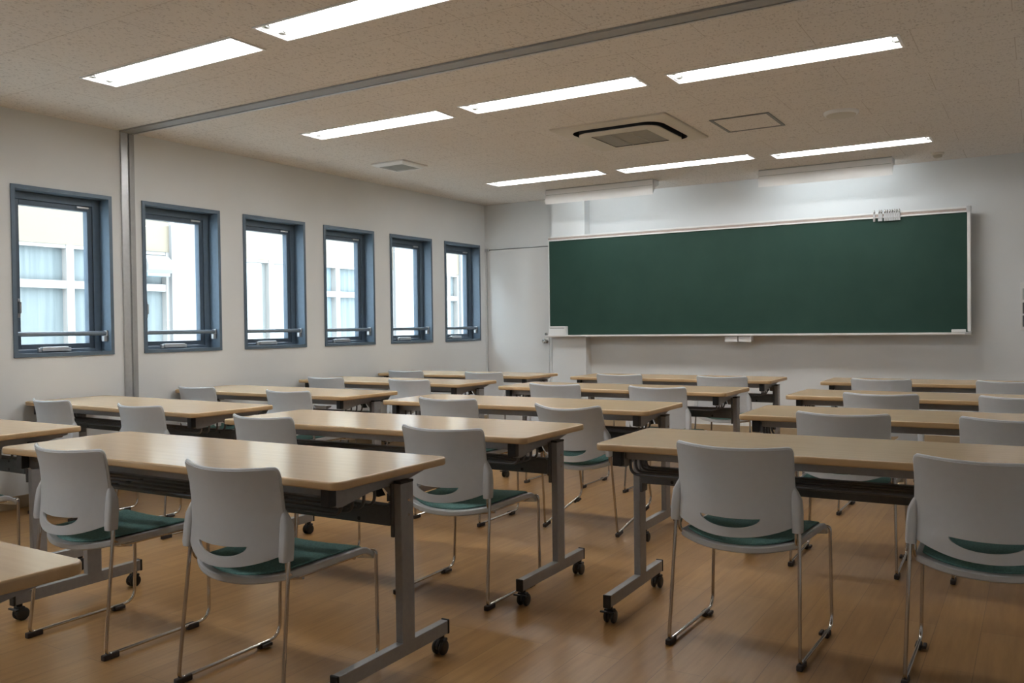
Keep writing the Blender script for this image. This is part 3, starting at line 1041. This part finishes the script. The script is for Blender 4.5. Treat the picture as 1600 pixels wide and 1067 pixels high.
    tube(bm, [(-.196, .15, .378), (-.12, .15, .366, .02), (.12, .15, .366, .02), (.196, .15, .378)], .006, 10)
    obj('cross_bar', bm, M['chrome'], root)
    return root

LEFT, RIGHT = 'left', 'right'
CH = [  # table, side, x, y, rz
    ('M1', LEFT, 2.739, 1.842, .012), ('M1', RIGHT, 3.615, 1.842, .019),
    ('M2', LEFT, 2.539, 2.962, -.012), ('M2', RIGHT, 3.632, 2.958, .019),
    ('M3', LEFT, 2.778, 4.192, .012), ('M3', RIGHT, 3.590, 4.362, -.045),
    ('M4', LEFT, 2.773, 5.543, .006), ('M4', RIGHT, 3.575, 5.534, -.006),
    ('M5', LEFT, 2.706, 6.837, .033), ('M5', RIGHT, 3.612, 6.833, .001),
    ('R1', LEFT, 4.889, 2.961, -.030), ('R1', RIGHT, 5.677, 2.992, .000),
    ('R2', LEFT, 5.023, 4.227, .024), ('R2', RIGHT, 5.718, 4.270, -.005),
    ('R3', LEFT, 5.004, 5.481, -.013), ('R3', RIGHT, 5.729, 5.507, .003),
    ('R4', LEFT, 4.805, 6.876, -.017), ('R4', RIGHT, 5.639, 6.903, .003),
    ('L1', RIGHT, 1.505, 1.770, .0),
    ('L2', LEFT, .475, 3.120, -.037), ('L2', RIGHT, 1.373, 3.110, -.029),
    ('L3', LEFT, .356, 4.318, -.024), ('L3', RIGHT, 1.359, 4.279, .007),
    ('L4', LEFT, .445, 5.611, -.007), ('L4', RIGHT, 1.381, 5.599, .003),
    ('L5', LEFT, .431, 6.761, .038), ('L5', RIGHT, 1.359, 6.755, .008),
]
CLAB = {
    ('M1', LEFT): 'white chair with teal seat, left of the two at the large foreground table',
    ('M1', RIGHT): 'white chair with teal seat, right of the two at the large foreground table',
    ('M3', RIGHT): 'white chair with teal seat tipped backwards at the middle column, third row from chalkboard',
    ('R1', LEFT): 'white chair with teal seat, left place of the nearest right-hand table',
    ('R1', RIGHT): 'white chair with teal seat cut off by the right photo edge at nearest right-hand table',
    ('L1', RIGHT): 'chair cut off by the left photo edge, showing only seat corner and one leg',
}
pc = make_chair()
for i, (t, side, x, y, rz) in enumerate(CH):
    o = pc if i == 0 else copy_tree(pc)
    o.location = (x, y, 0); o.rotation_euler = ((.224) if (t, side) == ('M3', RIGHT) else 0, 0, rz)
    c, row = TABLES[t][3], TABLES[t][4]
    col = {'middle': 'middle-column', 'right': 'right-column', 'window': 'window-side'}[c]
    lab = CLAB.get((t, side), 'white teal-seated chair at %s place of the %s table, %s row from the chalkboard' % (side, col, ORD[row]))
    tag(o, lab, 'chair', 'white stacking chairs at the tables')

# ------------------------------------------------------------------ building across the courtyard
FX = -6.0
fb = tag(empty('opposite_building', (FX, 8, 0)), 'white and cream building with curtained windows seen through the windows', 'building')
def fpart(name, mat, boxes, bev=0):
    bm = newbm()
    for (x0, x1, y0, y1, z0, z1) in boxes:
        box(bm, x0 - FX, x1 - FX, y0 - 8, y1 - 8, z0, z1)
    return obj(name, bm, mat, fb, smooth=False)
bays = [(2.3, 4.6), (6.1, 8.93), (10.38, 14.5), (16.2, 16.95), (18.4, 22.4)]
ZT = 2.41
fpart('facade_band', M['ext_cream'], [(FX - .3, FX + .04, a, b, ZT, 6.4) for a, b in bays])
piers = [(-4, 2.3), (4.6, 6.1), (8.93, 10.38), (14.5, 16.2), (16.95, 18.4), (22.4, 30)]
fpart('facade_pier', M['ext_white'], [(FX - .3, FX + .10, a, b, -3.6, 6.4) for a, b in piers])
fpart('spandrel', M['ext_white'], [(FX - .3, FX, a, b, -3.6, .2) for a, b in bays])
MULL = {0: [3.4], 1: [7.29], 2: [11.07, 12.80], 3: [16.55], 4: [20.4]}
for i, (a, b) in enumerate(bays):
    ms = [a] + MULL[i] + [b]
    fr = []
    fr += [(FX - .1, FX + .02, a, b, ZT - .05, ZT), (FX - .1, FX + .02, a, b, .2, .27), (FX - .1, FX + .02, 12.0 if i == 2 else a, b, 1.79, 1.90)]
    for m in ms:
        fr.append((FX - .11, FX + .032, m - .055, m + .055, .19, ZT + .004))
    fpart('facade_window_frame', M['ext_frame'], fr)
    if i == 2:
        fpart('facade_window_pane', M['ext_glass'], [(FX - .07, FX - .06, a, 11.07, .2, ZT)])
        fpart('facade_window_pane', M['ext_glass'], [(FX - .07, FX - .06, 11.07, 12.0, .2, ZT)])
        fpart('facade_curtain', M['curtain'], [(FX - .12, FX - .08, 12.0, 12.62, .2, ZT), (FX - .12, FX - .08, 12.86, b, .2, ZT)])
        fpart('curtain_gap', M['ext_dark'], [(FX - .13, FX - .1, 12.62, 12.86, .2, ZT)])
    else:
        fpart('facade_curtain', M['curtain'], [(FX - .12, FX - .08, a, b, .2, ZT)])
# ventilation hood on the facade
vh = tag(empty('ventilation_hood', (FX + .045, 8.56, 2.06)), 'white ventilation hood with dark louvre on the building across, seen through second window', 'vent hood')
bm = newbm()
prism(bm, [(0, 0), (.24, .0), (.28, .05), (.285, .12), (.25, .20), (.18, .255), (.08, .28), (0, .28)], -.22, .22, 'y')
for vv in bm.verts:
    pass
obj('hood_shell', bm, M['ext_white'], vh, smooth=False)
bm = newbm()
for k in range(6):
    box(bm, .02 + k * .038, .045 + k * .038, -.20, .20, -.05, .004)
obj('hood_louvre', bm, M['ext_dark'], vh, smooth=False)
bm = newbm(); box(bm, FX - 2, -WT, -8, 34, -3.7, -3.6)
tag(obj('courtyard_ground', bm, M['ext_ground'], smooth=False), kind='structure')

# ------------------------------------------------------------------ sky and camera
wd = bpy.data.worlds.new('sky'); SC.world = wd; wd.use_nodes = True
bg = wd.node_tree.nodes['Background']
bg.inputs['Color'].default_value = (0.80, 0.905, 1.0, 1)
bg.inputs['Strength'].default_value = 10.5

cam = bpy.data.cameras.new('camera'); co = bpy.data.objects.new('camera', cam); COL.objects.link(co)
yaw, pitch, roll, F = .5468382, -.0172704, -.0126446, 1353.889
cy_, sy_, cp, sp_ = math.cos(yaw), math.sin(yaw), math.cos(pitch), math.sin(pitch)
fwd = Vector((-sy_ * cp, cy_ * cp, sp_)); right = Vector((cy_, sy_, 0)); up = right.cross(fwd)
r2 = right * math.cos(roll) + up * math.sin(roll); u2 = -right * math.sin(roll) + up * math.cos(roll)
mw = Matrix(((r2.x, u2.x, -fwd.x, 5.81297), (r2.y, u2.y, -fwd.y, 0), (r2.z, u2.z, -fwd.z, 1.16893), (0, 0, 0, 1)))
co.matrix_world = mw
cam.sensor_width = 36.0; cam.lens = F / 1600 * 36.0; cam.clip_start = .05; cam.clip_end = 200
SC.camera = co
vs = SC.view_settings
vs.view_transform = 'Standard'; vs.look = 'None'; vs.gamma = 1.0; vs.exposure = 0.42; vs.use_curve_mapping = False
